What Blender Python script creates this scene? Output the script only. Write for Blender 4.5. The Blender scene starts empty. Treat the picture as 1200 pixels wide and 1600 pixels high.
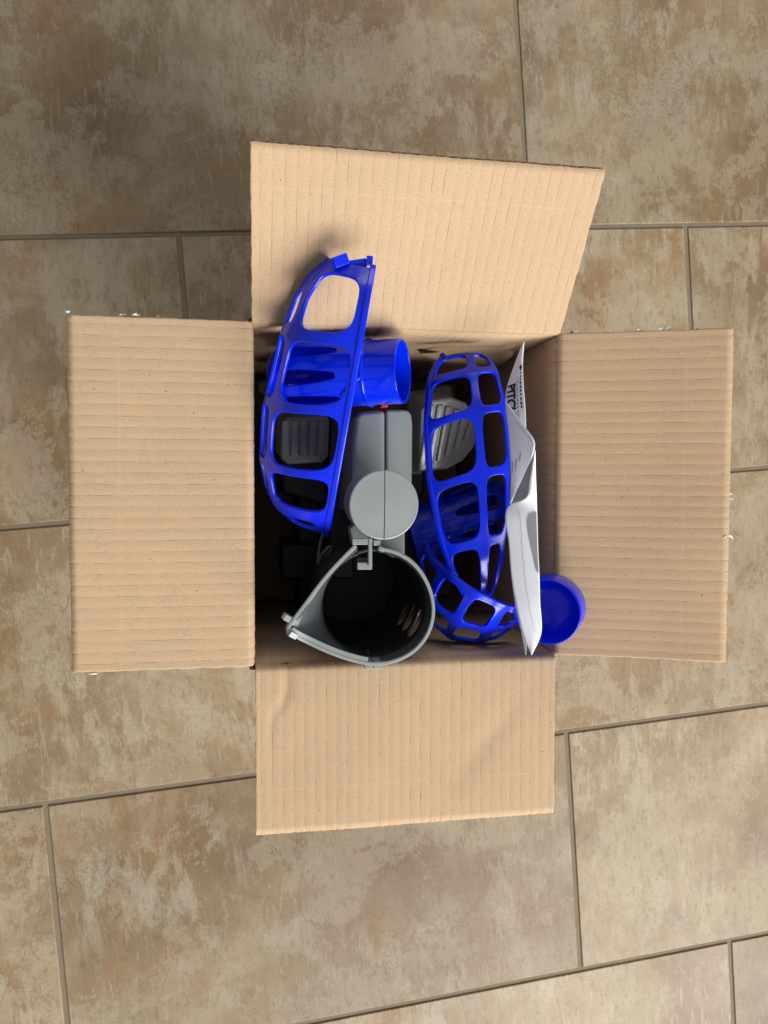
import bpy, bmesh, math, random
from mathutils import Vector, Matrix, noise
random.seed(7)
S = bpy.context.scene
COL = S.collection

# ------------------------------------------------------------------ camera
CAM = Vector((-0.1135, 0.01119, 0.8373))
RM = Matrix(((0.9854268, 0.0038237, -0.1700571), (0.0035126, 0.9990767, 0.0428185), (0.1700638, -0.0427919, 0.9845035)))
cd = bpy.data.cameras.new('camera'); cam = bpy.data.objects.new('camera', cd); COL.objects.link(cam)
cd.sensor_fit = 'VERTICAL'; cd.sensor_height = 36; cd.lens = 36 * 1155 / 1600
cd.clip_start = 0.01; cd.clip_end = 100
cam.matrix_world = Matrix.Translation(CAM) @ RM.to_4x4()
S.camera = cam
S.render.resolution_x, S.render.resolution_y = 768, 1024

# ------------------------------------------------------------------ light
W = bpy.data.worlds.new('World'); S.world = W; W.use_nodes = True
W.node_tree.nodes['Background'].inputs[0].default_value = (0.97, 0.97, 0.97, 1)
W.node_tree.nodes['Background'].inputs[1].default_value = 0.23
def area(name, loc, target, sx, sy, power, color):
    l = bpy.data.lights.new(name, 'AREA'); l.shape = 'RECTANGLE'; l.size = sx; l.size_y = sy
    l.energy = power; l.color = color
    o = bpy.data.objects.new(name, l); COL.objects.link(o); o.location = loc
    o.rotation_euler = (Vector(target) - Vector(loc)).to_track_quat('-Z', 'Y').to_euler()
    return o
area('window_light', (2.0, -3.3, 2.75), (0, 0, 0.2), 4.0, 2.6, 385, (1.0, 0.985, 0.96))
area('added_floor_fill', (0.35, 2.1, 1.35), (0, 0.3, 0.0), 1.4, 0.9, 12, (0.97, 0.98, 1.0))  # added fill to brighten the far floor, not an actual window
S.view_settings.view_transform = 'Standard'; S.view_settings.look = 'None'
S.view_settings.exposure = 0.12; S.view_settings.gamma = 1.0; S.view_settings.use_curve_mapping = False
S.cycles.max_bounces = 8; S.cycles.use_denoising = True

# ------------------------------------------------------------------ helpers
def spot(px, py, z):                      # a point of the photograph at height z
    d = RM @ Vector(((px - 600) / 1155, -(py - 800) / 1155, -1))
    return CAM + d * ((z - CAM.z) / d.z)
def tag(o, label=None, cat=None, group=None, kind=None):
    if label: o['label'] = label
    if cat: o['category'] = cat
    if group: o['group'] = group
    if kind: o['kind'] = kind
    return o
def empty(name, loc):
    o = bpy.data.objects.new(name, None); COL.objects.link(o); o.location = loc; o.empty_display_size = 0.02
    return o
def link(name, me, mat, parent=None, smooth=True):
    o = bpy.data.objects.new(name, me); COL.objects.link(o)
    if mat: me.materials.append(mat)
    if smooth: me.polygons.foreach_set('use_smooth', [True] * len(me.polygons))
    if parent:
        o.parent = parent
        if parent.parent is None and parent.type == 'EMPTY': o.location = -parent.location
    return o
def mesh(name, verts, faces, mat, parent=None, smooth=True, weld=0):
    me = bpy.data.meshes.new(name); bm = bmesh.new()
    vs = [bm.verts.new(v) for v in verts]
    for f in faces:
        try: bm.faces.new([vs[i] for i in f])
        except ValueError: pass
    if weld: bmesh.ops.remove_doubles(bm, verts=bm.verts, dist=weld)
    bmesh.ops.recalc_face_normals(bm, faces=bm.faces)
    bm.to_mesh(me); bm.free()
    return link(name, me, mat, parent, smooth)
def solid(o, t, off=0):
    m = o.modifiers.new('solid', 'SOLIDIFY'); m.thickness = t; m.offset = off; return o
def bevel(o, w, seg=2, ang=35):
    m = o.modifiers.new('bevel', 'BEVEL'); m.width = w; m.segments = seg; m.limit_method = 'ANGLE'; m.angle_limit = math.radians(ang)
    n = o.modifiers.new('normals', 'WEIGHTED_NORMAL'); n.keep_sharp = False
    return o
def prism(name, pts, z0, z1, mat, parent, w=0.001, taper=1.0):
    n = len(pts); c = sum((Vector(p).to_2d() for p in pts), Vector((0, 0))) / n
    v = [(c.x + (p[0] - c.x) * taper, c.y + (p[1] - c.y) * taper, z0) for p in pts] + [(p[0], p[1], z1) for p in pts]
    f = [list(range(n))[::-1], list(range(n, 2 * n))] + [(i, (i + 1) % n, n + (i + 1) % n, n + i) for i in range(n)]
    return bevel(mesh(name, v, f, mat, parent), w, 3)
def ppx(pl, z): return [spot(x, y, z) for x, y in pl]
def frame(axis, up=Vector((0, 0, 1))):
    a = Vector(axis).normalized(); x = up - a * up.dot(a)
    if x.length < 1e-4: x = Vector((1, 0, 0)) - a * a.x
    x.normalize(); return a, x, a.cross(x)
def bar(name, p, q, w, h, mat, parent, up=Vector((0, 0, 1)), bw=0.0005):
    a, x, y = frame(q - p, up); v = []
    for e in (p, q):
        for sx, sy in ((-1, -1), (1, -1), (1, 1), (-1, 1)): v.append(e + x * (sx * h / 2) + y * (sy * w / 2))
    f = [(3, 2, 1, 0), (4, 5, 6, 7)] + [(i, (i + 1) % 4, 4 + (i + 1) % 4, 4 + i) for i in range(4)]
    return bevel(mesh(name, v, f, mat, parent), bw, 2)
def sweep(name, pts, section, ups, mat, parent, bw=0.0004, closed=False):
    n = len(pts); m = len(section); v = []; f = []
    for i, p in enumerate(pts):
        t = pts[(i + 1) % n if closed else min(i + 1, n - 1)] - pts[i - 1 if closed else max(i - 1, 0)]
        a, x, y = frame(t, ups[i])
        for sx, sy in section: v.append(p + x * sx + y * sy)
    for i in range(n if closed else n - 1):
        k = (i + 1) % n
        for j in range(m): f.append((i * m + j, i * m + (j + 1) % m, k * m + (j + 1) % m, k * m + j))
    if not closed: f += [tuple(range(m))[::-1], tuple((n - 1) * m + j for j in range(m))]
    o = mesh(name, v, f, mat, parent)
    return bevel(o, bw, 2, 50) if bw else o
def circ(r, n=10): return [(r * math.cos(2 * math.pi * i / n), r * math.sin(2 * math.pi * i / n)) for i in range(n)]
def lattice(name, us, vs, hole, fmap, mat, parent, thick=0.0025, n=8, bw=0.0006, off=-1, weld=1e-6):
    verts, faces = [], []
    def add(u, v): verts.append(fmap(u, v)); return len(verts) - 1
    for i in range(len(us) - 1):
        for j in range(len(vs) - 1):
            u0, u1, v0, v1 = us[i], us[i + 1], vs[j], vs[j + 1]
            h = hole(i, j)
            if h is None:
                g = [[add(u0 + (u1 - u0) * a / n, v0 + (v1 - v0) * b / n) for b in range(n + 1)] for a in range(n + 1)]
                for a in range(n):
                    for b in range(n): faces.append((g[a][b], g[a + 1][b], g[a + 1][b + 1], g[a][b + 1]))
            else:
                l, r, b_, t_, k = h[:5]; tp = h[5] if len(h) > 5 else 0
                cx, cy, hx, hy = (l + 1 - r) / 2, (b_ + 1 - t_) / 2, (1 - l - r) / 2, (1 - b_ - t_) / 2
                bd = [(-1 + 2 * a / n, -1) for a in range(n)] + [(1, -1 + 2 * a / n) for a in range(n)] + \
                     [(1 - 2 * a / n, 1) for a in range(n)] + [(-1, 1 - 2 * a / n) for a in range(n)]
                rings = []
                for s in (0, 0.5, 1):
                    ring = []
                    for qx, qy in bd:
                        m = (abs(qx) ** k + abs(qy) ** k) ** (1 / k)
                        ix, iy = cx + hx * qx / m * (1 + tp * qy / m), cy + hy * qy / m
                        ox, oy = (qx + 1) / 2, (qy + 1) / 2
                        x, y = ox + (ix - ox) * s, oy + (iy - oy) * s
                        ring.append(add(u0 + (u1 - u0) * x, v0 + (v1 - v0) * y))
                    rings.append(ring)
                for s in range(2):
                    for a in range(4 * n):
                        b = (a + 1) % (4 * n); faces.append((rings[s][a], rings[s][b], rings[s + 1][b], rings[s + 1][a]))
    o = mesh(name, verts, faces, mat, parent, weld=weld)
    solid(o, thick, off)
    return bevel(o, bw, 2, 40) if bw else o
def interp(tab, t):
    if t <= tab[0][0]: return tab[0][1]
    for (a, x), (b, y) in zip(tab, tab[1:]):
        if t <= b:
            k = (t - a) / (b - a); k = k * k * (3 - 2 * k) * 0.35 + k * 0.65
            return x + (y - x) * k
    return tab[-1][1]
def spline(pts, n):
    out = []; m = len(pts) - 1
    for i in range(n + 1):
        u = i / n * m; k = min(int(u), m - 1); u -= k
        p0, p1, p2, p3 = pts[max(k - 1, 0)], pts[k], pts[k + 1], pts[min(k + 2, m)]
        out.append(0.5 * ((2 * p1) + (p2 - p0) * u + (2 * p0 - 5 * p1 + 4 * p2 - p3) * u * u + (3 * p1 - p0 - 3 * p2 + p3) * u ** 3))
    return out

# ------------------------------------------------------------------ materials
class N:
    def __init__(s, name):
        s.m = bpy.data.materials.new(name); s.m.use_nodes = True; s.t = s.m.node_tree
        s.b = s.t.nodes['Principled BSDF']
    def n(s, typ, **kw):
        x = s.t.nodes.new(typ)
        for k, v in kw.items(): setattr(x, k, v)
        return x
    def l(s, a, b): s.t.links.new(a, b)
    def noise(s, vec, scale, detail=4, rough=0.6, dist=0.0):
        x = s.n('ShaderNodeTexNoise'); x.inputs['Scale'].default_value = scale; x.inputs['Detail'].default_value = detail
        x.inputs['Roughness'].default_value = rough; x.inputs['Distortion'].default_value = dist
        if vec: s.l(vec, x.inputs['Vector'])
        return x.outputs['Fac']
    def ramp(s, fac, stops):
        x = s.n('ShaderNodeValToRGB'); e = x.color_ramp.elements
        while len(e) < len(stops): e.new(0.5)
        for k, (p, c) in enumerate(stops): e[k].position = p; e[k].color = (*c, 1) if len(c) == 3 else c
        s.l(fac, x.inputs[0]); return x.outputs['Color']
    def mix(s, fac, a, b, typ='MIX'):
        x = s.n('ShaderNodeMix', data_type='RGBA', blend_type=typ)
        for v, i in ((fac, 0), (a, 6), (b, 7)):
            if hasattr(v, 'links'): s.l(v, x.inputs[i])
            elif i == 0: x.inputs[0].default_value = v
            else: x.inputs[i].default_value = (*v, 1)
        return x.outputs[2]
    def math(s, op, a, b=0.0, c=0.0):
        x = s.n('ShaderNodeMath', operation=op)
        for i, v in enumerate((a, b, c)):
            if hasattr(v, 'links'): s.l(v, x.inputs[i])
            else: x.inputs[i].default_value = v
        return x.outputs[0]
    def scale(s, vec, sc):
        x = s.n('ShaderNodeMapping'); x.inputs['Scale'].default_value = sc; s.l(vec, x.inputs[0]); return x.outputs[0]
    def bump(s, h, strength, dist=0.001):
        x = s.n('ShaderNodeBump'); x.inputs['Strength'].default_value = strength; x.inputs['Distance'].default_value = dist
        s.l(h, x.inputs['Height']); s.l(x.outputs[0], s.b.inputs['Normal'])

def plastic(name, col, rough, var=0.06, spec=0.5, bump=0.05):
    k = N(name); g = k.n('ShaderNodeTexCoord').outputs['Object']
    k.l(k.mix(k.noise(g, 60, 5, 0.6), tuple(c * (1 - var) for c in col), tuple(min(1, c * (1 + var)) for c in col)), k.b.inputs['Base Color'])
    sm = k.noise(g, 240, 3, 0.7); f = k.noise(g, 45, 8, 0.75, 1.0)
    k.l(k.math('MULTIPLY_ADD', f, 0.26, rough - 0.12), k.b.inputs['Roughness'])
    k.b.inputs['Specular IOR Level'].default_value = spec
    k.bump(k.math('ADD', sm, k.noise(g, 20, 2)), bump, 0.0005)
    return k.m
BLUE = plastic('blue_plastic', (0.0012, 0.022, 0.74), 0.20, 0.10, 0.5, 0.10)
BLUEG = plastic('glossy_blue_plastic', (0.0012, 0.021, 0.70), 0.12, 0.08, 0.5, 0.08)
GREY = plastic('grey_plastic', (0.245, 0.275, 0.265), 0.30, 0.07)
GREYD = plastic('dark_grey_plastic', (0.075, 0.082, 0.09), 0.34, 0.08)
GREYP = plastic('pad_grey_plastic', (0.24, 0.25, 0.255), 0.13, 0.08)
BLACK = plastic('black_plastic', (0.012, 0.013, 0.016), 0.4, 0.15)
CABLE = plastic('cable_rubber', (0.13, 0.13, 0.14), 0.45)
BARREL = plastic('barrel_plastic', (0.035, 0.038, 0.04), 0.3)
RED = plastic('red_plastic', (0.45, 0.01, 0.012), 0.3)
GREYP2 = GREY

def card_mat(name, tint):
    k = N(name); uvn = k.n('ShaderNodeUVMap').outputs[0]
    sep = k.n('ShaderNodeSeparateXYZ'); k.l(uvn, sep.inputs[0]); s, t = sep.outputs[0], sep.outputs[1]
    obj = k.n('ShaderNodeTexCoord').outputs['Object']
    fr = k.math('FRACT', k.math('DIVIDE', s, 0.0079))
    d = k.math('ABSOLUTE', k.math('SUBTRACT', fr, 0.5))           # 0.5 on a flute line
    line = k.n('ShaderNodeMapRange'); line.inputs[1].default_value = 0.462; line.inputs[2].default_value = 0.497
    k.l(d, line.inputs[0])
    dash = k.ramp(k.noise(k.scale(uvn, (900, 60, 1)), 1.0, 3, 0.7), [(0.42, (0, 0, 0)), (0.60, (1, 1, 1))])
    lm = k.math('MULTIPLY', line.outputs[0], k.math('MULTIPLY', k.math('MULTIPLY_ADD', dash, 0.85, 0.06), k.math('MULTIPLY_ADD', k.noise(k.scale(uvn, (40, 14, 1)), 1.0, 3, 0.6), 2.1, -0.05)))
    cl = k.noise(obj, 9, 4, 0.6); fine = k.noise(obj, 900, 3, 0.75); fib = k.noise(k.scale(uvn, (260, 900, 1)), 1, 3, 0.8)
    base = tuple(c * x for c, x in zip((0.54, 0.381, 0.236), tint))
    c = k.mix(cl, tuple(x * 0.93 for x in base), tuple(x * 1.07 for x in base))
    c = k.mix(k.ramp(fine, [(0.35, (1, 1, 1)), (0.5, (0, 0, 0))]), c, tuple(x * 0.80 for x in base))
    c = k.mix(k.math('MULTIPLY', fib, 0.22), c, tuple(x * 0.78 for x in base))
    c = k.mix(k.ramp(k.noise(obj, 320, 2, 0.5), [(0.74, (0, 0, 0)), (0.78, (0.8, 0.8, 0.8))]), c, (0.12, 0.075, 0.04))
    sc_ = k.math('COMPARE', t, 0.095, 0.0007); sc_ = k.math('MULTIPLY', sc_, k.math('MULTIPLY_ADD', k.noise(k.scale(uvn, (60, 60, 1)), 1.0, 3), 1.4, -0.3))
    c = k.mix(k.math('MULTIPLY', sc_, 0.35), c, tuple(min(1, x * 1.25) for x in base))
    sm_ = k.ramp(k.noise(obj, 17, 6, 0.65, 0.6), [(0.55, (0, 0, 0)), (0.72, (1, 1, 1))])
    c = k.mix(k.math('MULTIPLY', sm_, 0.16), c, tuple(x * 0.7 for x in base))
    c = k.mix(k.math('MULTIPLY', lm, 0.62), c, (0.10, 0.06, 0.032))
    k.l(c, k.b.inputs['Base Color']); k.b.inputs['Roughness'].default_value = 0.85
    k.b.inputs['Specular IOR Level'].default_value = 0.22
    h = k.math('ADD', k.math('MULTIPLY', fine, 0.25), k.math('MULTIPLY', lm, -0.9))
    k.bump(k.math('ADD', h, k.math('MULTIPLY', cl, 0.5)), 0.35, 0.0006)
    return k.m
CARD = card_mat('cardboard_liner', (1, 1, 1)); CARDF = card_mat('cardboard_flute', (0.62, 0.55, 0.5))
k = N('torn_white_paper'); k.b.inputs['Base Color'].default_value = (0.78, 0.74, 0.68, 1); k.b.inputs['Roughness'].default_value = 0.9; TORN = k.m

def tile_mat():
    k = N('ceramic_tile'); obj = k.n('ShaderNodeTexCoord').outputs['Object']
    rnd = k.n('ShaderNodeObjectInfo').outputs['Random']
    off = k.n('ShaderNodeCombineXYZ'); k.l(k.math('MULTIPLY', rnd, 37.0), off.inputs[0]); k.l(k.math('MULTIPLY', rnd, 91.0), off.inputs[1])
    va = k.n('ShaderNodeVectorMath', operation='ADD'); k.l(obj, va.inputs[0]); k.l(off.outputs[0], va.inputs[1]); v = va.outputs[0]
    big = k.noise(v, 4.6, 12, 0.70, 0.3)
    base = k.ramp(big, [(0.34, (0.185, 0.118, 0.060)), (0.45, (0.252, 0.178, 0.098)), (0.55, (0.312, 0.238, 0.142)), (0.66, (0.410, 0.335, 0.220))])
    rust = k.ramp(k.noise(v, 5.5, 10, 0.70, 0.4), [(0.50, (0, 0, 0)), (0.64, (0.55, 0.55, 0.55))])
    c = k.mix(rust, base, (0.31, 0.160, 0.066))
    streak = k.noise(k.scale(v, (34, 11, 1)), 1.0, 10, 0.76, 0.3)
    pale = k.math('MULTIPLY', k.ramp(streak, [(0.49, (0, 0, 0)), (0.56, (1, 1, 1))]), k.ramp(k.noise(v, 5.2, 8, 0.6), [(0.42, (0, 0, 0)), (0.62, (1, 1, 1))]))
    c = k.mix(k.math('MULTIPLY', pale, 0.65), c, (0.45, 0.395, 0.285))
    er = k.noise(k.scale(v, (420, 150, 1)), 1.0, 5, 0.75)
    patch = k.ramp(k.math('MULTIPLY_ADD', er, 0.22, k.math('SUBTRACT', k.noise(v, 10, 10, 0.68, 0.25), 0.11)), [(0.515, (0, 0, 0)), (0.535, (1, 1, 1))])
    c = k.mix(k.math('MULTIPLY', patch, 0.42), c, (0.43, 0.37, 0.26))
    worm = k.math('ABSOLUTE', k.math('SUBTRACT', k.noise(v, 70, 4, 0.6, 1.2), 0.5))
    wm = k.math('MULTIPLY', k.ramp(worm, [(0.0, (1, 1, 1)), (0.035, (0, 0, 0))]), k.ramp(k.noise(v, 8, 4, 0.6), [(0.5, (0, 0, 0)), (0.62, (1, 1, 1))]))
    c = k.mix(k.math('MULTIPLY', wm, 0.55), c, (0.15, 0.105, 0.068))
    dk = k.ramp(k.noise(k.scale(v, (150, 55, 1)), 1.0, 5, 0.75), [(0.53, (0, 0, 0)), (0.62, (1, 1, 1))])
    c = k.mix(k.math('MULTIPLY', dk, 0.38), c, (0.16, 0.115, 0.075))
    lin = k.noise(k.scale(v, (60, 900, 1)), 1.0, 2, 0.6)
    c = k.mix(k.math('MULTIPLY', k.ramp(lin, [(0.5, (0, 0, 0)), (0.7, (1, 1, 1))]), 0.14), c, (0.17, 0.13, 0.09))
    scr = k.noise(k.scale(v, (230, 30, 1)), 1.0, 6, 0.7)
    c = k.mix(k.math('MULTIPLY', k.ramp(scr, [(0.56, (0, 0, 0)), (0.61, (1, 1, 1))]), k.math('MULTIPLY', k.ramp(k.noise(v, 7, 6, 0.6), [(0.48, (0, 0, 0)), (0.56, (1, 1, 1))]), 0.5)), c, (0.44, 0.385, 0.28))
    fz = k.noise(k.scale(v, (260, 420, 1)), 1.0, 6, 0.8)
    c = k.mix(k.math('MULTIPLY', k.ramp(fz, [(0.50, (0, 0, 0)), (0.62, (1, 1, 1))]), k.math('MULTIPLY', k.ramp(k.noise(v, 9, 8, 0.65), [(0.42, (0.15, 0.15, 0.15)), (0.58, (1, 1, 1))]), 0.40)), c, (0.175, 0.125, 0.078))
    fl_ = k.noise(k.scale(v, (700, 700, 1)), 1.0, 3, 0.7)
    c = k.mix(k.math('MULTIPLY', k.ramp(fl_, [(0.52, (0, 0, 0)), (0.70, (1, 1, 1))]), 0.16), c, (0.45, 0.40, 0.31))
    hs = k.n('ShaderNodeHueSaturation'); k.l(k.math('MULTIPLY_ADD', rnd, 0.18, 0.83), hs.inputs['Value']); k.l(c, hs.inputs['Color'])
    hs.inputs['Saturation'].default_value = 1.0; hs.inputs['Hue'].default_value = 0.498
    k.l(hs.outputs[0], k.b.inputs['Base Color'])
    k.l(k.math('MULTIPLY_ADD', patch, 0.10, 0.46), k.b.inputs['Roughness']); k.b.inputs['Specular IOR Level'].default_value = 0.28
    k.bump(k.math('ADD', k.noise(v, 420, 3, 0.6), k.math('MULTIPLY', big, 1.5)), 0.25, 0.0006)
    return k.m
TILE = tile_mat()
k = N('grout'); o_ = k.n('ShaderNodeTexCoord').outputs['Object']
k.l(k.mix(k.noise(o_, 40, 5, 0.7), (0.165, 0.128, 0.082), (0.235, 0.188, 0.128)), k.b.inputs['Base Color']); k.b.inputs['Roughness'].default_value = 0.9
k.bump(k.noise(o_, 500, 3), 0.5); GROUT = k.m

# ------------------------------------------------------------------ floor
A4 = math.radians(4.42); cA, sA = math.cos(A4), math.sin(A4)
def old(x, y):
    x -= 0.1737; y += 0.2905
    return Vector((x * cA - y * sA, x * sA + y * cA, 0))
fl = mesh('floor', [(-2, -2, -0.010), (2, -2, -0.010), (2, 2, -0.010), (-2, 2, -0.010),
                    (-2, -2, -0.0018), (2, -2, -0.0018), (2, 2, -0.0018), (-2, 2, -0.0018)],
          [(3, 2, 1, 0), (4, 5, 6, 7), (0, 1, 5, 4), (1, 2, 6, 5), (2, 3, 7, 6), (3, 0, 4, 7)], GROUT, None, False)
tag(fl, 'brown mottled ceramic tile floor with grey grout', None, None, 'structure')
PI = 0.3018
tw, th_, g = 0.6, PI, 0.0058
tb = bmesh.new(); bmesh.ops.create_cube(tb, size=1)
for v in tb.verts: v.co = Vector((v.co.x * (tw - g), v.co.y * (th_ - g), v.co.z * 0.009 - 0.0045))
bmesh.ops.bevel(tb, geom=[e for e in tb.edges if e.verts[0].co.z > -0.001 and e.verts[1].co.z > -0.001], offset=0.0011, segments=3, affect='EDGES', profile=0.5)
tme = bpy.data.meshes.new('tile'); tb.to_mesh(tme); tb.free(); tme.materials.append(TILE)
OFF = {0: 0.3993, 1: 0.0, 2: 0.205, 3: -0.192, 4: 0.6125}
for r in range(-3, 8):
    o0 = OFF.get(r, (r * 0.2) % 0.6)
    for c in range(-4, 4):
        p = old(o0 + (c + 0.5) * tw, -(r - 0.5) * PI)
        if abs(p.x) > 1.75 or abs(p.y) > 1.7: continue
        o = bpy.data.objects.new('tile', tme); COL.objects.link(o); o.parent = fl
        o.location = p; o.rotation_euler = (0, 0, A4)

# ------------------------------------------------------------------ cardboard box
HX, HY, H, FT = 0.1155, 0.1235, 0.30, 0.0040
box = empty('cardboard_box', (0, 0, 0))
tag(box, 'open brown corrugated cardboard box with its four flaps spread wide', 'box')
def card(name, o, a, half, base, path, parent_, seed, relief=0.00020, jag=0.0004, warp=0.0019, dent=None):
    """path: list of (d, z) along the inner face; builds inner liner, with outer liner and fluted core under it"""
    L = [0]
    for p, q in zip(path, path[1:]): L.append(L[-1] + math.dist(p, q))
    nrm = []
    for i in range(len(path)):
        p, q = path[max(i - 1, 0)], path[min(i + 1, len(path) - 1)]
        t = Vector((q[0] - p[0], q[1] - p[1])).normalized(); nrm.append(Vector((t.y, -t.x)))    # towards the outside / underside
    NS = int(2 * half / 0.0079 * 6)
    rn = random.Random(seed); e0 = [rn.uniform(-1, 1) * jag for _ in path]; e1 = [rn.uniform(-1, 1) * jag for _ in path]; e2 = [rn.uniform(-1, 1) * jag for _ in range(NS + 1)]
    def P(s, i, n):
        wgt = min(1, max(0, (L[i] - 0.03) / 0.05)) if warp else 0
        w = noise.noise((s * 14 + seed, L[i] * 14, seed)) * warp * wgt
        if dent: w += dent(s, L[i])
        k = n - w
        d = path[i][0] + nrm[i].x * k; z = path[i][1] + nrm[i].y * k
        return base + o * d + a * s + Vector((0, 0, z))
    obs = []
    for kind, n0 in (('inner', 0.0), ('outer', FT)):
        vs, fs, uv = [], [], []
        for i in range(len(path)):
            for j in range(NS + 1):
                s = -half + 2 * half * j / NS
                s2 = s
                if j == 0: s2 += e0[i] + jag
                if j == NS: s2 += e1[i] - jag
                rel = -relief * abs(math.sin(math.pi * s / 0.0079)) if kind == 'inner' else 0.0
                p = P(s2, i, n0 + rel)
                if i == len(path) - 1: p = p + o * e2[j] * 0.8
                vs.append(p); uv.append((s, L[i]))
        for i in range(len(path) - 1):
            for j in range(NS):
                q = i * (NS + 1) + j
                fs.append((q, q + 1, q + NS + 2, q + NS + 1))
        me = bpy.data.meshes.new(name); me.from_pydata(vs, [], fs); ul = me.uv_layers.new(name='UVMap')
        for lp in me.loops: ul.data[lp.index].uv = uv[lp.vertex_index]
        ob = link(name if kind == 'inner' else 'outer_liner', me, CARD, parent_ if kind == 'inner' else obs[0])
        solid(ob, 0.00045, 0); obs.append(ob)
    vs, fs, uv = [], [], []
    idx = [0, len(path) - 1] if len(path) < 4 else list(range(len(path)))
    for i in idx:
        for j in range(NS + 1):
            s = -half + 0.001 + (2 * half - 0.002) * j / NS
            vs.append(P(s, i, FT / 2 - math.cos(2 * math.pi * s / 0.0079) * (FT / 2 - 0.0003))); uv.append((s, L[i]))
    for i in range(len(idx) - 1):
        for j in range(NS):
            q = i * (NS + 1) + j; fs.append((q, q + 1, q + NS + 2, q + NS + 1))
    me = bpy.data.meshes.new('flute_core'); me.from_pydata(vs, [], fs); ul = me.uv_layers.new(name='UVMap')
    for lp in me.loops: ul.data[lp.index].uv = uv[lp.vertex_index]
    solid(link('flute_core', me, CARDF, obs[0]), 0.0003, 0)
    return obs[0], P
def flap_path(ang, length, R=0.0055, z0=0.2935):
    th = math.radians(90 - ang); pts = []
    for i in range(9):
        q = th * i / 8; pts.append((R - R * math.cos(q), z0 + R * math.sin(q)))
    d, z = pts[-1]; dx, dz = math.sin(th), math.cos(th)
    for i in range(1, 25): pts.append((d + dx * length * i / 24, z + dz * length * i / 24))
    return pts
SIDES = [((-1, 0), HX, HY, 'left', -1.2, 0.1200), ((1, 0), HX, HY, 'right', 20.8, 0.1205), ((0, 1), HY, HX, 'back', 37.5, 0.1165), ((0, -1), HY, HX, 'front', 0.6, 0.119)]
FL = {}
def dent_front(s, t):      # pressed creases in the near flap
    x, y = s + 0.02, t - 0.06
    w = -0.0010 * math.exp(-((x - 0.07) * 0.8 + (y - 0.02) * 0.7) ** 2 / 0.00009) * math.exp(-((x - 0.075) ** 2 + y * y) / 0.0016)
    c = -0.098 + 0.006 * math.tanh((t - 0.035) * 160) * -1
    return w - 0.0014 * math.exp(-(s - c) ** 2 / 0.000012) * math.exp(-((t - 0.02) / 0.032) ** 2)
DENT = {'front': dent_front}
for (ox, oy), hd, hw, nm, ang, ln in SIDES:
    o = Vector((ox, oy, 0)); a = Vector((-oy, ox, 0)) if nm in ('right', 'front') else Vector((abs(oy), abs(ox), 0))
    a = Vector((abs(oy), abs(ox), 0))
    card('wall', o, a, hw + (FT if oy else -0.0004), o * hd, [(0, 0.001 + 0.2925 * i / 12) for i in range(13)], box, hash(nm) % 50 * 0 + len(nm) * 3, warp=0)
    f, P = card('flap', o, a, hw + 0.0006 if ox else hw + (0.0012 if nm == 'back' else -0.0004), o * hd, flap_path(ang, ln), box, len(nm) * 5, dent=DENT.get(nm))
    f['label'] = {'left': 'brown cardboard flap folded out flat on the left of the box', 'right': 'brown cardboard flap sloping up on the right of the box',
                  'back': 'pale brown cardboard flap raised behind the blue guard', 'front': 'pale brown cardboard flap lying level below the grey funnel'}[nm]
    FL[nm] = (f, P)
bt = prism('bottom', [(-HX + .001, -HY + .001), (HX - .001, -HY + .001), (HX - .001, HY - .001), (-HX + .001, HY - .001)], 0.002, 0.006, CARD, box, 0.0005)
# torn paper left along the flap edges
def shred(p, n, L, rr, parent_):
    pts = []
    for i in range(5): pts.append(p + Vector((rr.uniform(-1, 1) * L * .4 + L * (i / 4 - .5), rr.uniform(-.5, .5) * L * .35, rr.uniform(0, 1) * L * .12)))
    w = rr.uniform(.0004, .0011); v = []; f = []
    for i, q in enumerate(pts):
        k = w * (1 - abs(i - 2) / 2.6) * rr.uniform(.6, 1.3); v += [q + Vector((0, -k, 0)), q + Vector((0, k, k * .6))]
    for i in range(4): f.append((2 * i, 2 * i + 1, 2 * i + 3, 2 * i + 2))
    solid(mesh('torn_paper', v, f, TORN, parent_), 0.00025)
rr = random.Random(3)
fL, PL = FL['left']; fR, PR = FL['right']
nl = 32
for t, s in [(32, .1262), (25, .1250), (23, .1252), (20, .1245)]:
    shred(PL(s, t, 0.001), 0, rr.uniform(.002, .0055), rr, fL)
for t, s in [(9, .1246), (10, .1250), (15, .1246), (19, .1247), (22, .1250), (23, .1252), (27, .1243)]:
    shred(PR(s, t, 0.001), 0, rr.uniform(.002, .0055), rr, fR)
for t, s in [(29, -.1245)]:
    shred(PL(s, t, 0.001), 0, rr.uniform(.003, .007), rr, fL)
for t, s in [(32, .002), (32, -.002), (32, -.03)]:
    shred(PR(s, t, 0.001), 0, rr.uniform(.003, .006), rr, fR)

def on_back(px, py, gap):
    d = RM @ Vector(((px - 600) / 1155, -(py - 800) / 1155, -1)); return CAM + d * ((HY - gap - CAM.y) / d.y)
wall_back = [o for o in box.children if o.name.startswith('wall')][2]
v, f = [], []
topc = [(652, 546), (690, 541), (720, 543), (750, 541), (780, 542), (806, 536)]; botc = [(660, 556), (690, 566), (722, 571), (752, 572), (778, 576), (800, 556)]
for (a_, b_), (c_, d_) in zip(topc, botc):
    for w, gp in ((0, .0006), (.35, .0025), (.7, .0055), (1, .007)): v.append(on_back(a_ + (c_ - a_) * w, b_ + (d_ - b_) * w, gp))
for i in range(5):
    for j in range(3): f.append((i * 4 + j, i * 4 + j + 1, i * 4 + j + 5, i * 4 + j + 4))
solid(mesh('torn_liner', v, f, CARD, wall_back), 0.0004)
HAIR = plastic('dark_hair', (0.03, 0.022, 0.016), 0.5)
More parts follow.
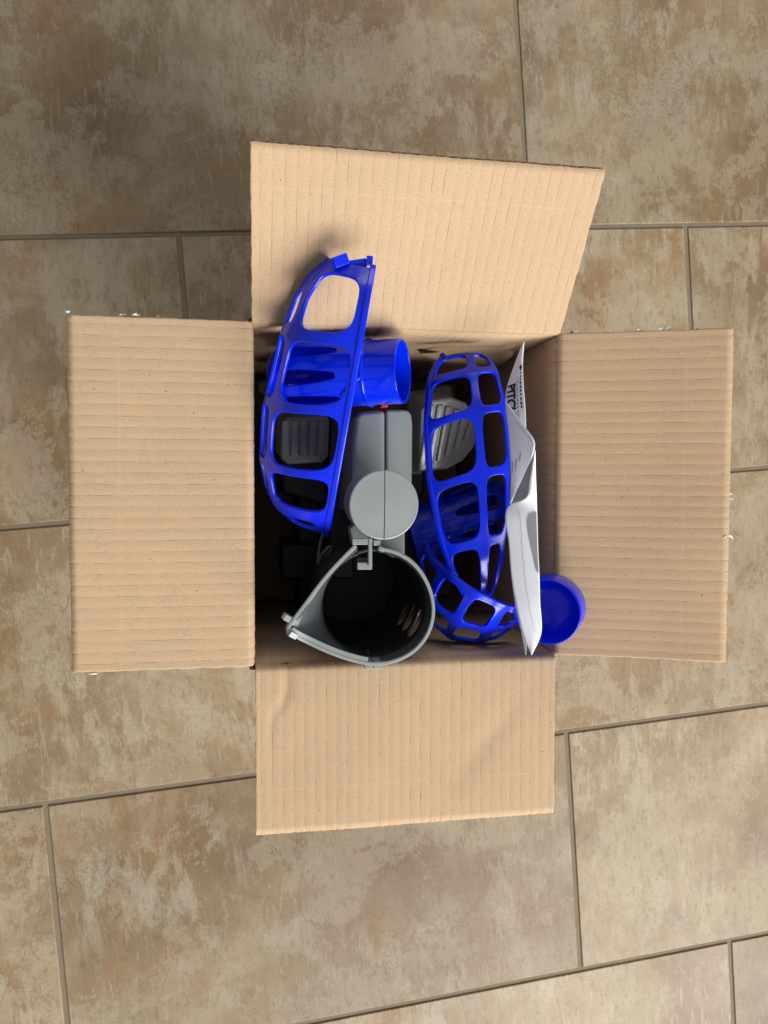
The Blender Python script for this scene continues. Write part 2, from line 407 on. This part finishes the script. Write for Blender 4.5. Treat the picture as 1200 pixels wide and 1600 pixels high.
def hair(pl, z):
    h_ = sweep('hair', spline([spot(x, y, z) for x, y in pl], 12), circ(.00018, 5), [Vector((0.3, 0.2, 1))] * 13, HAIR, fL, 0)
hair([(104, 572), (102.5, 590), (105, 612), (107.5, 632)], .302); hair([(98, 957), (103, 951), (106, 944), (107.5, 930)], .302)

# ------------------------------------------------------------------ pitching machine
def zpx(pl): return [spot(*p) for p in pl]
mach = empty('toy_pitching_machine', (-0.01, 0.0, 0.006))
tag(mach, 'grey plastic pitching machine with round cap and open funnel inside the box', 'pitching machine')
# lower housing
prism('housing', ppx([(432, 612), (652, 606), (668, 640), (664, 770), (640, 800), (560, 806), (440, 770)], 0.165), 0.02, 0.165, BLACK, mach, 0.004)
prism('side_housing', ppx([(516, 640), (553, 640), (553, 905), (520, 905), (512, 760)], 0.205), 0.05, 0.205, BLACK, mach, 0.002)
for y0, y1 in ((646, 696), (701, 738), (744, 800)):
    prism('side_panel', ppx([(533, y0), (551, y0), (550, y1), (531, y1 - 3)], 0.212), 0.19, 0.212, GREYD, mach, 0.0008)
prism('shoulder', ppx([(636, 612), (706, 600), (716, 640), (664, 650), (662, 742), (640, 742)], 0.185), 0.03, 0.185, GREYD, mach, 0.003)
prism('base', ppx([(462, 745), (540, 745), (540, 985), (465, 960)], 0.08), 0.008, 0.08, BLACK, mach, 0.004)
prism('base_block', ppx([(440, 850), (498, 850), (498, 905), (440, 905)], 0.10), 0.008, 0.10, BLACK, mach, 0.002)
# column in two halves with an open seam between
z1 = 0.272
prism('column_half', ppx([(556, 652), (562, 643), (602.3, 640), (602.3, 770), (549, 770), (552, 690)], z1), 0.03, z1, GREY, mach, 0.004)
prism('column_half', ppx([(603.3, 640), (636, 640), (643, 646), (645, 665), (644, 770), (603.3, 770)], z1), 0.03, z1, GREY, mach, 0.004)
prism('neck', ppx([(585, 760), (633, 760), (633, 872), (612, 872), (585, 850)], 0.268), 0.05, 0.268, GREY, mach, 0.002)
# round cap: two domed half discs
cc = spot(600.5, 789, 0.326); cr = 55.5 / 1155 * (0.8373 - 0.326)
ax = Vector((0.05, -0.03, 1)).normalized(); _, cx, cy = frame(ax, Vector((0, 1, 0)))
def half_disc(sgn):
    v, f = [], []; prof = [(0.93, -0.034), (0.955, -0.003), (1.0, -0.002), (1.0, -0.0004), (0.985, 0.0003), (0.93, 0.0004), (0.90, 0.0001), (0.6, 0.0008), (0.3, 0.0011), (0.0, 0.0012)]
    M = 40
    for r, z in prof:
        for i in range(M + 1):
            q = math.pi * i / M
            x = max(math.sin(q) * cr * r, 0) * sgn + sgn * 0.00035; y = math.cos(q) * cr * r
            v.append(cc + cy * (-x) + cx * y + ax * z)
    for k in range(len(prof) - 1):
        for i in range(M): f.append((k * (M + 1) + i, k * (M + 1) + i + 1, (k + 1) * (M + 1) + i + 1, (k + 1) * (M + 1) + i))
    # flat face along the seam
    f.append([k * (M + 1) for k in range(len(prof))] + [k * (M + 1) + M for k in range(len(prof) - 2, -1, -1)])
    return bevel(mesh('cap_half', v, f, GREY, mach), 0.0003, 1, 60)
half_disc(1); half_disc(-1)
# funnel: drop-shaped rim, ramp and slotted barrel
ZR = 0.318
rimpx = [(593, 857), (620, 864), (645, 880), (664, 905), (675, 935), (676, 965), (666, 994), (645, 1018), (615, 1033), (583, 1037), (550, 1031), (515, 1019), (482, 1004), (456, 990),
         (451, 981), (462, 964), (480, 940), (500, 913), (520, 889), (540, 868), (556, 852)]
rim = spline([spot(x, y, ZR + (0.003 if x < 470 else 0)) for x, y in rimpx], 84)
bc = spot(585, 944, 0.292); br = 84.5 / 1155 * (0.8373 - 0.292)
low = []
for p in rim:
    q = (p - spot(588, 946, ZR)); an = math.atan2(q.y, q.x); low.append(bc + Vector((math.cos(an) * br, math.sin(an) * br, 0)))
v, f = [], []; m = len(rim)
for k, (e, zz) in enumerate(((0, 0), (0.3, 0.2), (0.6, 0.48), (0.85, 0.78), (1, 1.0))):
    for p, q in zip(rim, low): w = p.lerp(q, e); w.z = p.z + (q.z - p.z) * zz; v.append(w)
for k in range(4):
    for i in range(m - 1): f.append((k * m + i, k * m + i + 1, (k + 1) * m + i + 1, (k + 1) * m + i))
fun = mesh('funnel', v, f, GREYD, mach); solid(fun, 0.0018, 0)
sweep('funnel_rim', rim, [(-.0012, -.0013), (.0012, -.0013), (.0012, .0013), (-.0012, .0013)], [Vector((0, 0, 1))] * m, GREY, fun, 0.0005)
sweep('rim_lip', [p + Vector((0, 0, -.0042)) + (p - spot(588, 946, ZR)).normalized() * 0.0012 for p in rim[6:62]], [(-.003, -.0006), (.003, -.0006), (.003, .0006), (-.003, .0006)], [Vector((0, 0, 1))] * m, GREY, fun, 0.0003)
angs = [math.radians(x) for x in (-200, -150, -100, -46, -10, 40, 100, 160)]
zs = [0.292, 0.287, 0.268, 0.264, 0.245, 0.241, 0.222, 0.16]
def bar_map(u, v_):
    k_ = min(int(v_), 6); z = zs[k_] + (zs[k_ + 1] - zs[k_]) * (v_ - k_)
    return Vector((bc.x + br * math.cos(u), bc.y + br * math.sin(u), z))
barrel = lattice('barrel', angs, list(range(8)), lambda i, j: (.03, .03, .06, .06, 3.0) if j in (1, 3, 5) and i == 3 else None, bar_map, BARREL, mach, 0.0018, 8, 0.0005, 1)
prism('barrel_floor', [(bc.x + br * math.cos(i * .2618), bc.y + br * math.sin(i * .2618)) for i in range(24)], 0.158, 0.162, BLACK, mach, 0.0005)
sweep('seam_ridge', [Vector((bc.x - .004 + .002 * i, bc.y - br * .97, .29 - .02 * i)) for i in range(5)], circ(.0006, 6), [Vector((0, 1, 0))] * 5, GREYD, barrel, 0)
sec = [(-.0008, -.0005), (.0008, -.0005), (.0008, .0044), (-.0008, .0044)]
sweep('lip_band', rim[39:58], sec, [Vector((0, 0, 1))] * 19, GREY, fun, 0.0003)
# lugs of the funnel
p = spot(583, 1038, ZR)
for dx in (-.0031, .0031): prism('lug', [(p.x + dx - .0029, p.y - .0032), (p.x + dx + .0029, p.y - .0032), (p.x + dx + .0029, p.y + .002), (p.x + dx - .0029, p.y + .002)], ZR - .012, ZR + .0008, GREY, mach, 0.0005)
bar('latch', spot(443, 962, ZR + .002), spot(461, 972, ZR), 0.0045, 0.006, GREY, mach)
bar('latch', spot(451, 988, ZR + .004), spot(462, 994, ZR + .001), 0.0042, 0.005, GREY, mach)
bar('bracket_bar', spot(550, 846, ZR), spot(574, 846, ZR), 0.0045, 0.004, GREY, mach)
bar('bracket_arm', spot(578, 841, ZR - .002), spot(578, 884, ZR - .002), 0.0028, 0.004, GREY, mach)
bar('bracket_foot', spot(558, 884, ZR - .006), spot(581, 884, ZR - .006), 0.0052, 0.004, GREY, mach)
bar('bracket_step', spot(558, 876, ZR - .010), spot(574, 876, ZR - .010), 0.0036, 0.004, GREYD, mach)
bar('bracket_bar', spot(583, 848, ZR - .002), spot(594, 848, ZR - .002), 0.0040, 0.004, GREY, mach)
bar('bracket_bar', spot(591, 856, ZR - .001), spot(600, 859, ZR - .001), 0.0035, 0.004, GREY, mach)
prism('link_plate', ppx([(547, 826), (556, 818), (566, 832), (586, 846), (552, 850)], 0.306), 0.29, 0.306, GREY, mach, 0.0008)
# ribbed pads
def pad(pl, z, ribs, tilt, lab):
    made = []; pd = prism('ribbed_pad', ppx(pl, z), z - 0.03, z, GREYP, mach, 0.0025); pd['label'] = lab
    for x0, y0, x1, y1 in ribs:
        a_, b_ = spot(x0, y0, z + .0008), spot(x1, y1, z + .0008); n_ = 5
        made.append(sweep('rib', [a_.lerp(b_, i / n_) for i in range(n_ + 1)], [(-.0016, -.0030), (.0004, -.0030), (.0014, -.0022), (.0014, .0022), (.0004, .0030), (-.0016, .0030)], [Vector((0, 0, 1))] * 6, GREYP, pd, 0.0005))
    c = sum(ppx(pl, z), Vector()) / len(pl)
    T = Matrix.Translation(c) @ Matrix.Rotation(math.radians(17), 4, 'X') @ Matrix.Rotation(math.radians(9), 4, 'Y') @ Matrix.Translation(-c)
    for o in made + [pd]: o.data.transform(T)
pad([(440, 658), (446, 651), (512, 651), (516, 660), (516, 716), (506, 727), (450, 727), (438, 716)], 0.215, [(445 + 14.6 * i, 655, 444 + 14.6 * i, 712) for i in range(5)], 0, 'ribbed grey pad seen through the left blue guard')
pad([(654, 640), (664, 624), (700, 620), (727, 630), (745, 652), (751, 676), (746, 702), (728, 724), (704, 736), (656, 738)], 0.2,
    [(669 + 14 * i, 630 + 1.6 * i * i * .6, 660 + 14 * i, 727 - 3.0 * i * i * .5) for i in range(6)], 0, 'ribbed grey pad seen through the right blue guard')
prism('button', ppx([(596, 631), (606, 631), (607, 636), (595, 636)], 0.276), 0.26, 0.276, RED, mach, 0.0006)
for x, y in ((414, 606), (438, 640)):
    sweep('screw_boss', [spot(x, y, .15), spot(x, y, .168)], circ(.006, 16), [Vector((0, 1, 0))] * 2, GREYD, mach, 0.0008)
cab = [spot(*q) for q in ((508, 822, .21), (500, 850, .215), (497, 880, .22), (502, 868, .225), (514, 855, .23), (520, 857, .225), (508, 872, .22), (500, 900, .20), (512, 935, .15))]
sweep('cable', spline(cab, 48), circ(.0014, 8), [Vector((.2, .3, 1))] * 49, CABLE, mach, 0)

# ------------------------------------------------------------------ blue guards (melon-slice cages)
def guard(A, B, e2hint, prof, cells, rows, label, skew=0.0, holes=None, sgn=1, thick=0.0026, tip=0.004, clips=True, rimup=0.0):
    root = empty('cage_guard', (A + B) / 2)
    tag(root, label, 'guard', 'blue lattice guards in the box')
    e1 = (B - A); L = e1.length; e1.normalize()
    e2 = (e2hint - e1 * e2hint.dot(e1)).normalized(); e3 = e1.cross(e2) * sgn
    def fm(t, ph):
        q = math.radians(ph); r = interp(prof, t)
        tt = t + skew * math.sin(q) * math.sin(math.pi * min(max(t, 0), 1))
        return A + e1 * (tt * L) + e2 * (r * math.cos(q)) + e3 * (r * math.sin(q))
    def hole(i, j):
        if holes and (i, j) in holes: return holes[(i, j)]
        ph = rows[j + 1] - rows[j]; rm = interp(prof, (cells[i] + cells[i + 1]) / 2)
        du = min(.3, 0.0032 / ((cells[i + 1] - cells[i]) * L)); dv = min(.3, 0.0031 / (math.radians(ph) * rm))
        return (du, du, dv, dv, 4.6)
    sh = lattice('lattice_shell', cells, rows, hole, fm, BLUE, root, thick, 10, 0.0009, 0)
    ts = [cells[0] - 0.012 + (cells[-1] - cells[0] + .03) * i / 40 for i in range(41)]
    def rp(t):
        r = interp(prof, t); return A + e1 * (t * L) + e2 * r
    sweep('rim_flange', [rp(t) for t in ts], [(-.0022, -.0028), (.0026, -.0028), (.0026, .0012), (-.0022, .0012)],
          [e2] * 41, BLUE, root, 0.0008)
    return root, fm, e1, e2, e3, L
# left guard, standing on end beside the left flap
A = spot(583, 404, 0.352); B = spot(511, 821, 0.268); mid = (A + B) / 2
A2 = A
profL = [(0, .030), (.05, .041), (.12, .0485), (.25, .0555), (.5, .0605), (.7, .058), (.82, .052), (.9, .045), (.96, .035), (1.0, .020)]
def lower(pt, e2v, r): return pt - e2v * r
e2L = (CAM - mid).normalized()
g1, fm1, e1, e2, e3, L1 = guard(A - e2L * 0.028, B - e2L * 0.012, e2L, profL, [0.0, .22, .45, .69, .87, .985], [0, 57, 85, 99],
      'blue plastic lattice guard standing on end, its clips over the raised back flap', skew=.075, sgn=1,
      holes={(0, 0): (.15, .09, .11, .08, 3.8), (4, 0): (.32, .30, .22, .25, 4.0), (4, 1): None, (0, 1): (.45, .12, .2, .2, 3.5), (0, 2): None, (1, 2): None, (2, 2): None, (3, 2): None, (4, 2): None})
zc = fm1(0.02, 30).z
bar('clip_base', spot(519, 418, zc - .004), spot(573, 410, zc), 0.0055, 0.004, BLUE, g1, e2)
bar('clip', spot(521, 411, zc), spot(543, 403, zc), 0.0068, 0.005, BLUE, g1, e2)
bar('clip', spot(577, 414, zc + .003), spot(578, 401, zc + .003), 0.0042, 0.005, BLUE, g1, e2)
# right guard, lying against the leaflet
A = spot(724, 568, 0.232); B = spot(750, 935, 0.258)
e2R = Vector((-0.78, 0.0, 0.62))
profR = [(0, .028), (.05, .040), (.13, .049), (.3, .056), (.5, .0565), (.7, .050), (.85, .039), (.95, .026), (1.0, .014)]
g2, fm2, *_ = guard(A, B, e2R, profR, [0.0, .12, .31, .56, .80, 1.0], [0, 43, 67],
      'blue plastic lattice guard lying between the grey column and the leaflet', sgn=-1, skew=-.07)
# third guard, lower, end towards the camera
A = spot(668, 848, 0.222); B = spot(824, 944, 0.258)
prof3 = [(0, .010), (.08, .027), (.2, .043), (.4, .056), (.6, .058), (.8, .050), (.92, .038), (1.0, .022)]
g3, fm3, *_ = guard(A, B, Vector((-0.3, -0.14, 0.94)), prof3, [0.03, .30, .58, .84, 1.0], [0, 31, 60, 74],
      'blue plastic lattice guard low in the box corner beside the round cup', sgn=1, holes={(i, 2): None for i in range(4)})

# ------------------------------------------------------------------ blue vented tubes
def tube(p0, p1, R, label, up, slots=(1, 3, 5), slot_range=None):
    root = empty('vented_tube', (p0 + p1) / 2); tag(root, label, 'tube', 'blue vented tubes in the box')
    a, x, y = frame(p1 - p0, up); L = (p1 - p0).length
    prof = [(0, R), (.24, R), (.25, R * 1.03), (.29, R * 1.03), (.34, R * 1.02), (.55, R * 1.10), (.8, R * 1.15), (.93, R * 1.0), (1, R * .72)]
    def fm(an, t):
        q = math.radians(an); r = interp(prof, t); return p0 + a * (t * L) + x * (r * math.cos(q)) + y * (r * math.sin(q))
    an = [-180, -120, -66, -60, -36, -30, -6, 0, 24, 30, 54, 60, 120, 180]
    an = [-180, -130, -76, -44, -32, 0, 13, 45, 80, 130, 180]
    vs_ = [0, .02, .245, .30, .42, .86, 1.0]
    def hole(i, j):
        if j == 4 and i in (2, 4, 6): return (.15, .15, .03, .03, 4.0, .38)
        return None
    sh = lattice('tube_shell', an, vs_, hole, fm, BLUEG, root, 0.0022, 6, 0.0005, -1)
    ts = [(i / 36 * 2 * math.pi) for i in range(36)]
    ring = [p0 + a * (.245 * L) + x * (R * 1.012 * math.cos(q)) + y * (R * 1.012 * math.sin(q)) for q in ts]
    sweep('collar', ring, circ(.0015, 6), [a] * 36, BLUEG, root, 0, True)
    for s_ in (-1, 1):
        rb = [p0 + a * (L * (.25 + .16 * k / 8)) + x * (R * 1.035 * math.cos(s_ * (.35 + .55 * k / 8))) + y * (R * 1.035 * math.sin(s_ * (.35 + .55 * k / 8))) for k in range(9)]
        sweep('web', rb, circ(.0014, 6), [x] * 9, BLUEG, root, 0)
    return root
tube(spot(630, 580, 0.30), spot(430, 590, 0.255), 51 / 1155 * (.8373 - .298), 'glossy blue vented tube lying across the box behind the left guard', Vector((0.0, 0.1, 1)))
tube(spot(640, 838, 0.165), spot(800, 790, 0.175), 0.027, 'dark blue vented tube deep in the box under the right guard', Vector((-.1, 0.1, 1)))

# ------------------------------------------------------------------ blue cup over the corner
cupc = spot(854, 956, 0.330); cax = Vector((0.56, 0.06, -0.83)).normalized(); _, ux, uy = frame(cax, Vector((0, 1, 0)))
cup = empty('round_cup', cupc + cax * 0.03); tag(cup, 'open round blue plastic cup perched on the corner of the box beside the leaflet', 'cup')
R0 = 56 / 1155 * (.8373 - .328)
v, f = [], []; M = 48
prof = [(0, .9, .006)] ; prof = [(0.0, .030), (.55, .030), (.93, .027), (1.0, .021), (1.0, .0015), (.985, 0.0), (.955, 0.0), (.94, .0015), (.93, .010), (.88, .017), (.76, .0225), (.55, .0265), (.3, .0282), (0.0, .0286)]
for r, z in prof:
    for i in range(M):
        q = 2 * math.pi * i / M; v.append(cupc + cax * z + (ux * math.cos(q) + uy * math.sin(q)) * (R0 * r))
for k_ in range(len(prof) - 1):
    for i in range(M): f.append((k_ * M + i, k_ * M + (i + 1) % M, (k_ + 1) * M + (i + 1) % M, (k_ + 1) * M + i))
mesh('cup_body', v, f, BLUE, cup, weld=1e-6)

# ------------------------------------------------------------------ leaflet
def paper(name, col, rough=0.55):
    k = N(name); obj = k.n('ShaderNodeTexCoord').outputs['Object']
    k.l(k.mix(k.noise(obj, 30, 3), tuple(c * .97 for c in col), col), k.b.inputs['Base Color']); k.b.inputs['Roughness'].default_value = rough
    k.bump(k.noise(obj, 700, 2), 0.08, 0.0003); return k.m
PAPER = paper('white_paper', (0.88, 0.90, 0.96)); INK = paper('black_ink', (0.02, 0.02, 0.025)); GREYINK = paper('grey_ink', (0.30, 0.31, 0.32)); PAPERB = paper('painted_shade_page', (0.48, 0.44, 0.45))  # last paper: shade on the folded page painted in as taupe
leaf = empty('instruction_leaflet', spot(815, 790, 0.2)); tag(leaf, 'white folded instruction leaflet standing curled against the right box wall', 'leaflet')
def page(name, left, right, mat=PAPER, bulge=0.0, nu=28, nv=8):
    l, r = spline([spot(*p) for p in left], nu), spline([spot(*p) for p in right], nu)
    def fm(u, w):
        x = u * nu; k = min(int(x), nu - 1); x -= k
        p, q = l[k].lerp(l[k + 1], x), r[k].lerp(r[k + 1], x)
        b = (CAM - p).normalized()
        return p.lerp(q, w) + b * (bulge * math.sin(math.pi * w))
    v = [fm(i / nu, j / nv) for i in range(nu + 1) for j in range(nv + 1)]
    f = [(i * (nv + 1) + j, i * (nv + 1) + j + 1, (i + 1) * (nv + 1) + j + 1, (i + 1) * (nv + 1) + j) for i in range(nu) for j in range(nv)]
    o = mesh(name, v, f, mat, leaf); solid(o, 0.00018, 0); return o, fm
pu, fu = page('page', [(818, 534, .325), (803, 572, .318), (791, 610, .312), (790, 640, .311), (795, 680, .306), (800, 720, .30)],
              [(819, 534, .328), (817, 570, .328), (818, 600, .33), (821, 640, .332), (822, 675, .332), (822, 705, .332)], bulge=.002, nu=48, nv=16)
pf, ff = page('folded_page', [(790, 626, .318), (793, 660, .322), (796, 700, .324), (798, 745, .322), (796.5, 787, .318)],
              [(791, 627, .319), (818, 664, .338), (836, 696, .346), (818, 744, .332), (797.5, 788, .319)], bulge=.001, nv=12)
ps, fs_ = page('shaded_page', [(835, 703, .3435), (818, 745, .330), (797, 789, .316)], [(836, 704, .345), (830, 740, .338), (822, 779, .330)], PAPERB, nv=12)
pw, fw = page('page', [(834.5, 704, .347), (828.5, 745, .340), (822, 778, .334), (797, 789, .326), (789.5, 808, .328), (795, 850, .334), (799, 900, .340), (808, 950, .345), (818, 990, .347), (830, 1023, .348)],
              [(836.5, 703, .349), (837, 730, .344), (838, 760, .340), (839, 790, .336), (840, 820, .337), (841, 860, .341), (843, 900, .346), (844, 940, .350), (846, 988, .352), (831, 1023, .349)], bulge=.0008, nu=60, nv=16)
pb, fb = page('back_page', [(795, 846, .300), (798, 890, .318), (805, 945, .331), (814, 985, .336), (821, 1023, .338)],
              [(800, 850, .302), (806, 895, .322), (815, 945, .336), (823, 985, .340), (822, 1023, .340)], bulge=.0)
def on_page(name, fm, pts, mat, parent, h=0.0006):
    """flat print following a page: pts = list of polygons in page coordinates"""
    v, f = [], []
    for poly in pts:
        b = len(v)
        for u, w in poly:
            p = fm(u, w); v.append(p + (CAM - p).normalized() * h)
        f.append(tuple(range(b, len(v))))
    return mesh(name, v, f, mat, parent, False)
def strip(fm, path, wdt):
    out = []
    for (u0, w0), (u1, w1) in zip(path, path[1:]):
        out.append([(u0, w0 - wdt), (u1, w1 - wdt), (u1, w1 + wdt), (u0, w0 + wdt)])
    return out
def text_on(name, body, fm, u0, w0, du, dw, mat, parent, bold=0.0):
    cu = bpy.data.curves.new(name, 'FONT'); cu.body = body; cu.size = 1.0; cu.offset = bold; cu.resolution_u = 3
    to = bpy.data.objects.new(name, cu); COL.objects.link(to)
    me = bpy.data.meshes.new_from_object(to.evaluated_get(bpy.context.evaluated_depsgraph_get()))
    bpy.data.objects.remove(to)
    bm = bmesh.new(); bm.from_mesh(me); bmesh.ops.triangulate(bm, faces=bm.faces)
    for _ in range(3): bmesh.ops.subdivide_edges(bm, edges=[e for e in bm.edges if e.calc_length() > .12], cuts=1, use_grid_fill=False)
    bmesh.ops.triangulate(bm, faces=bm.faces); bm.to_mesh(me); bm.free()
    for v in me.vertices:
        x, y = v.co.x, v.co.y
        p = fm(min(1, u0 + x * du), w0 + y * dw); v.co = p + (CAM - p).normalized() * 0.0006
    return link(name, me, mat, parent, False)
text_on('print', 'PITCHING', fu, 0.36, 0.10, 0.104, 0.60, INK, pu, 0.045)
rn = random.Random(5)
def greek(fm, u0, u1, w0, w1, n):
    out = []; du = (u1 - u0) / n
    for i in range(n):
        a_ = u0 + du * i; out.append([(a_, w0), (a_ + du * rn.uniform(.45, .8), w0), (a_ + du * rn.uniform(.45, .8), w1 - rn.uniform(0, .3) * (w1 - w0)), (a_ + du * .08, w1)])
    return out
on_page('print', fu, greek(fu, .31, .80, .60, .67, 15), GREYINK, pu)
on_page('print', fu, greek(fu, .235, .60, .78, .87, 11) + [[(.19, .80), (.215, .62), (.245, .74), (.225, .92)]], INK, pu)
on_page('print', ff, strip(ff, [(.06, .55), (.16, .60), (.3, .72), (.42, .86), (.5, .97)], .012), GREYINK, pf)
on_page('print', ff, strip(ff, [(.62, .12), (.72, .12)], .02) + strip(ff, [(.60, .30), (.70, .30)], .02) + strip(ff, [(.55, .45), (.62, .45)], .02), GREYINK, pf)
on_page('print', fw, strip(fw, [(.36, .32), (.42, .45), (.5, .47), (.6, .46), (.7, .48), (.8, .52), (.88, .62)], .006), GREYINK, pw)
edge = [(.372, .95), (.378, .86), (.40, .72), (.44, .68), (.49, .70), (.545, .76), (.60, .84), (.645, .90), (.655, .965)]
gw = []
for i in range(30):
    ua, ub = .373 + .28 * i / 30, .373 + .28 * (i + 1) / 30; wa, wb = interp(edge, ua), interp(edge, ub)
    for j in range(6): gw.append([(ua, wa + (.975 - wa) * j / 6), (ub, wb + (.975 - wb) * j / 6), (ub, wb + (.975 - wb) * (j + 1) / 6), (ua, wa + (.975 - wa) * (j + 1) / 6)])
on_page('printed_picture', fw, gw, GREYINK, pw)
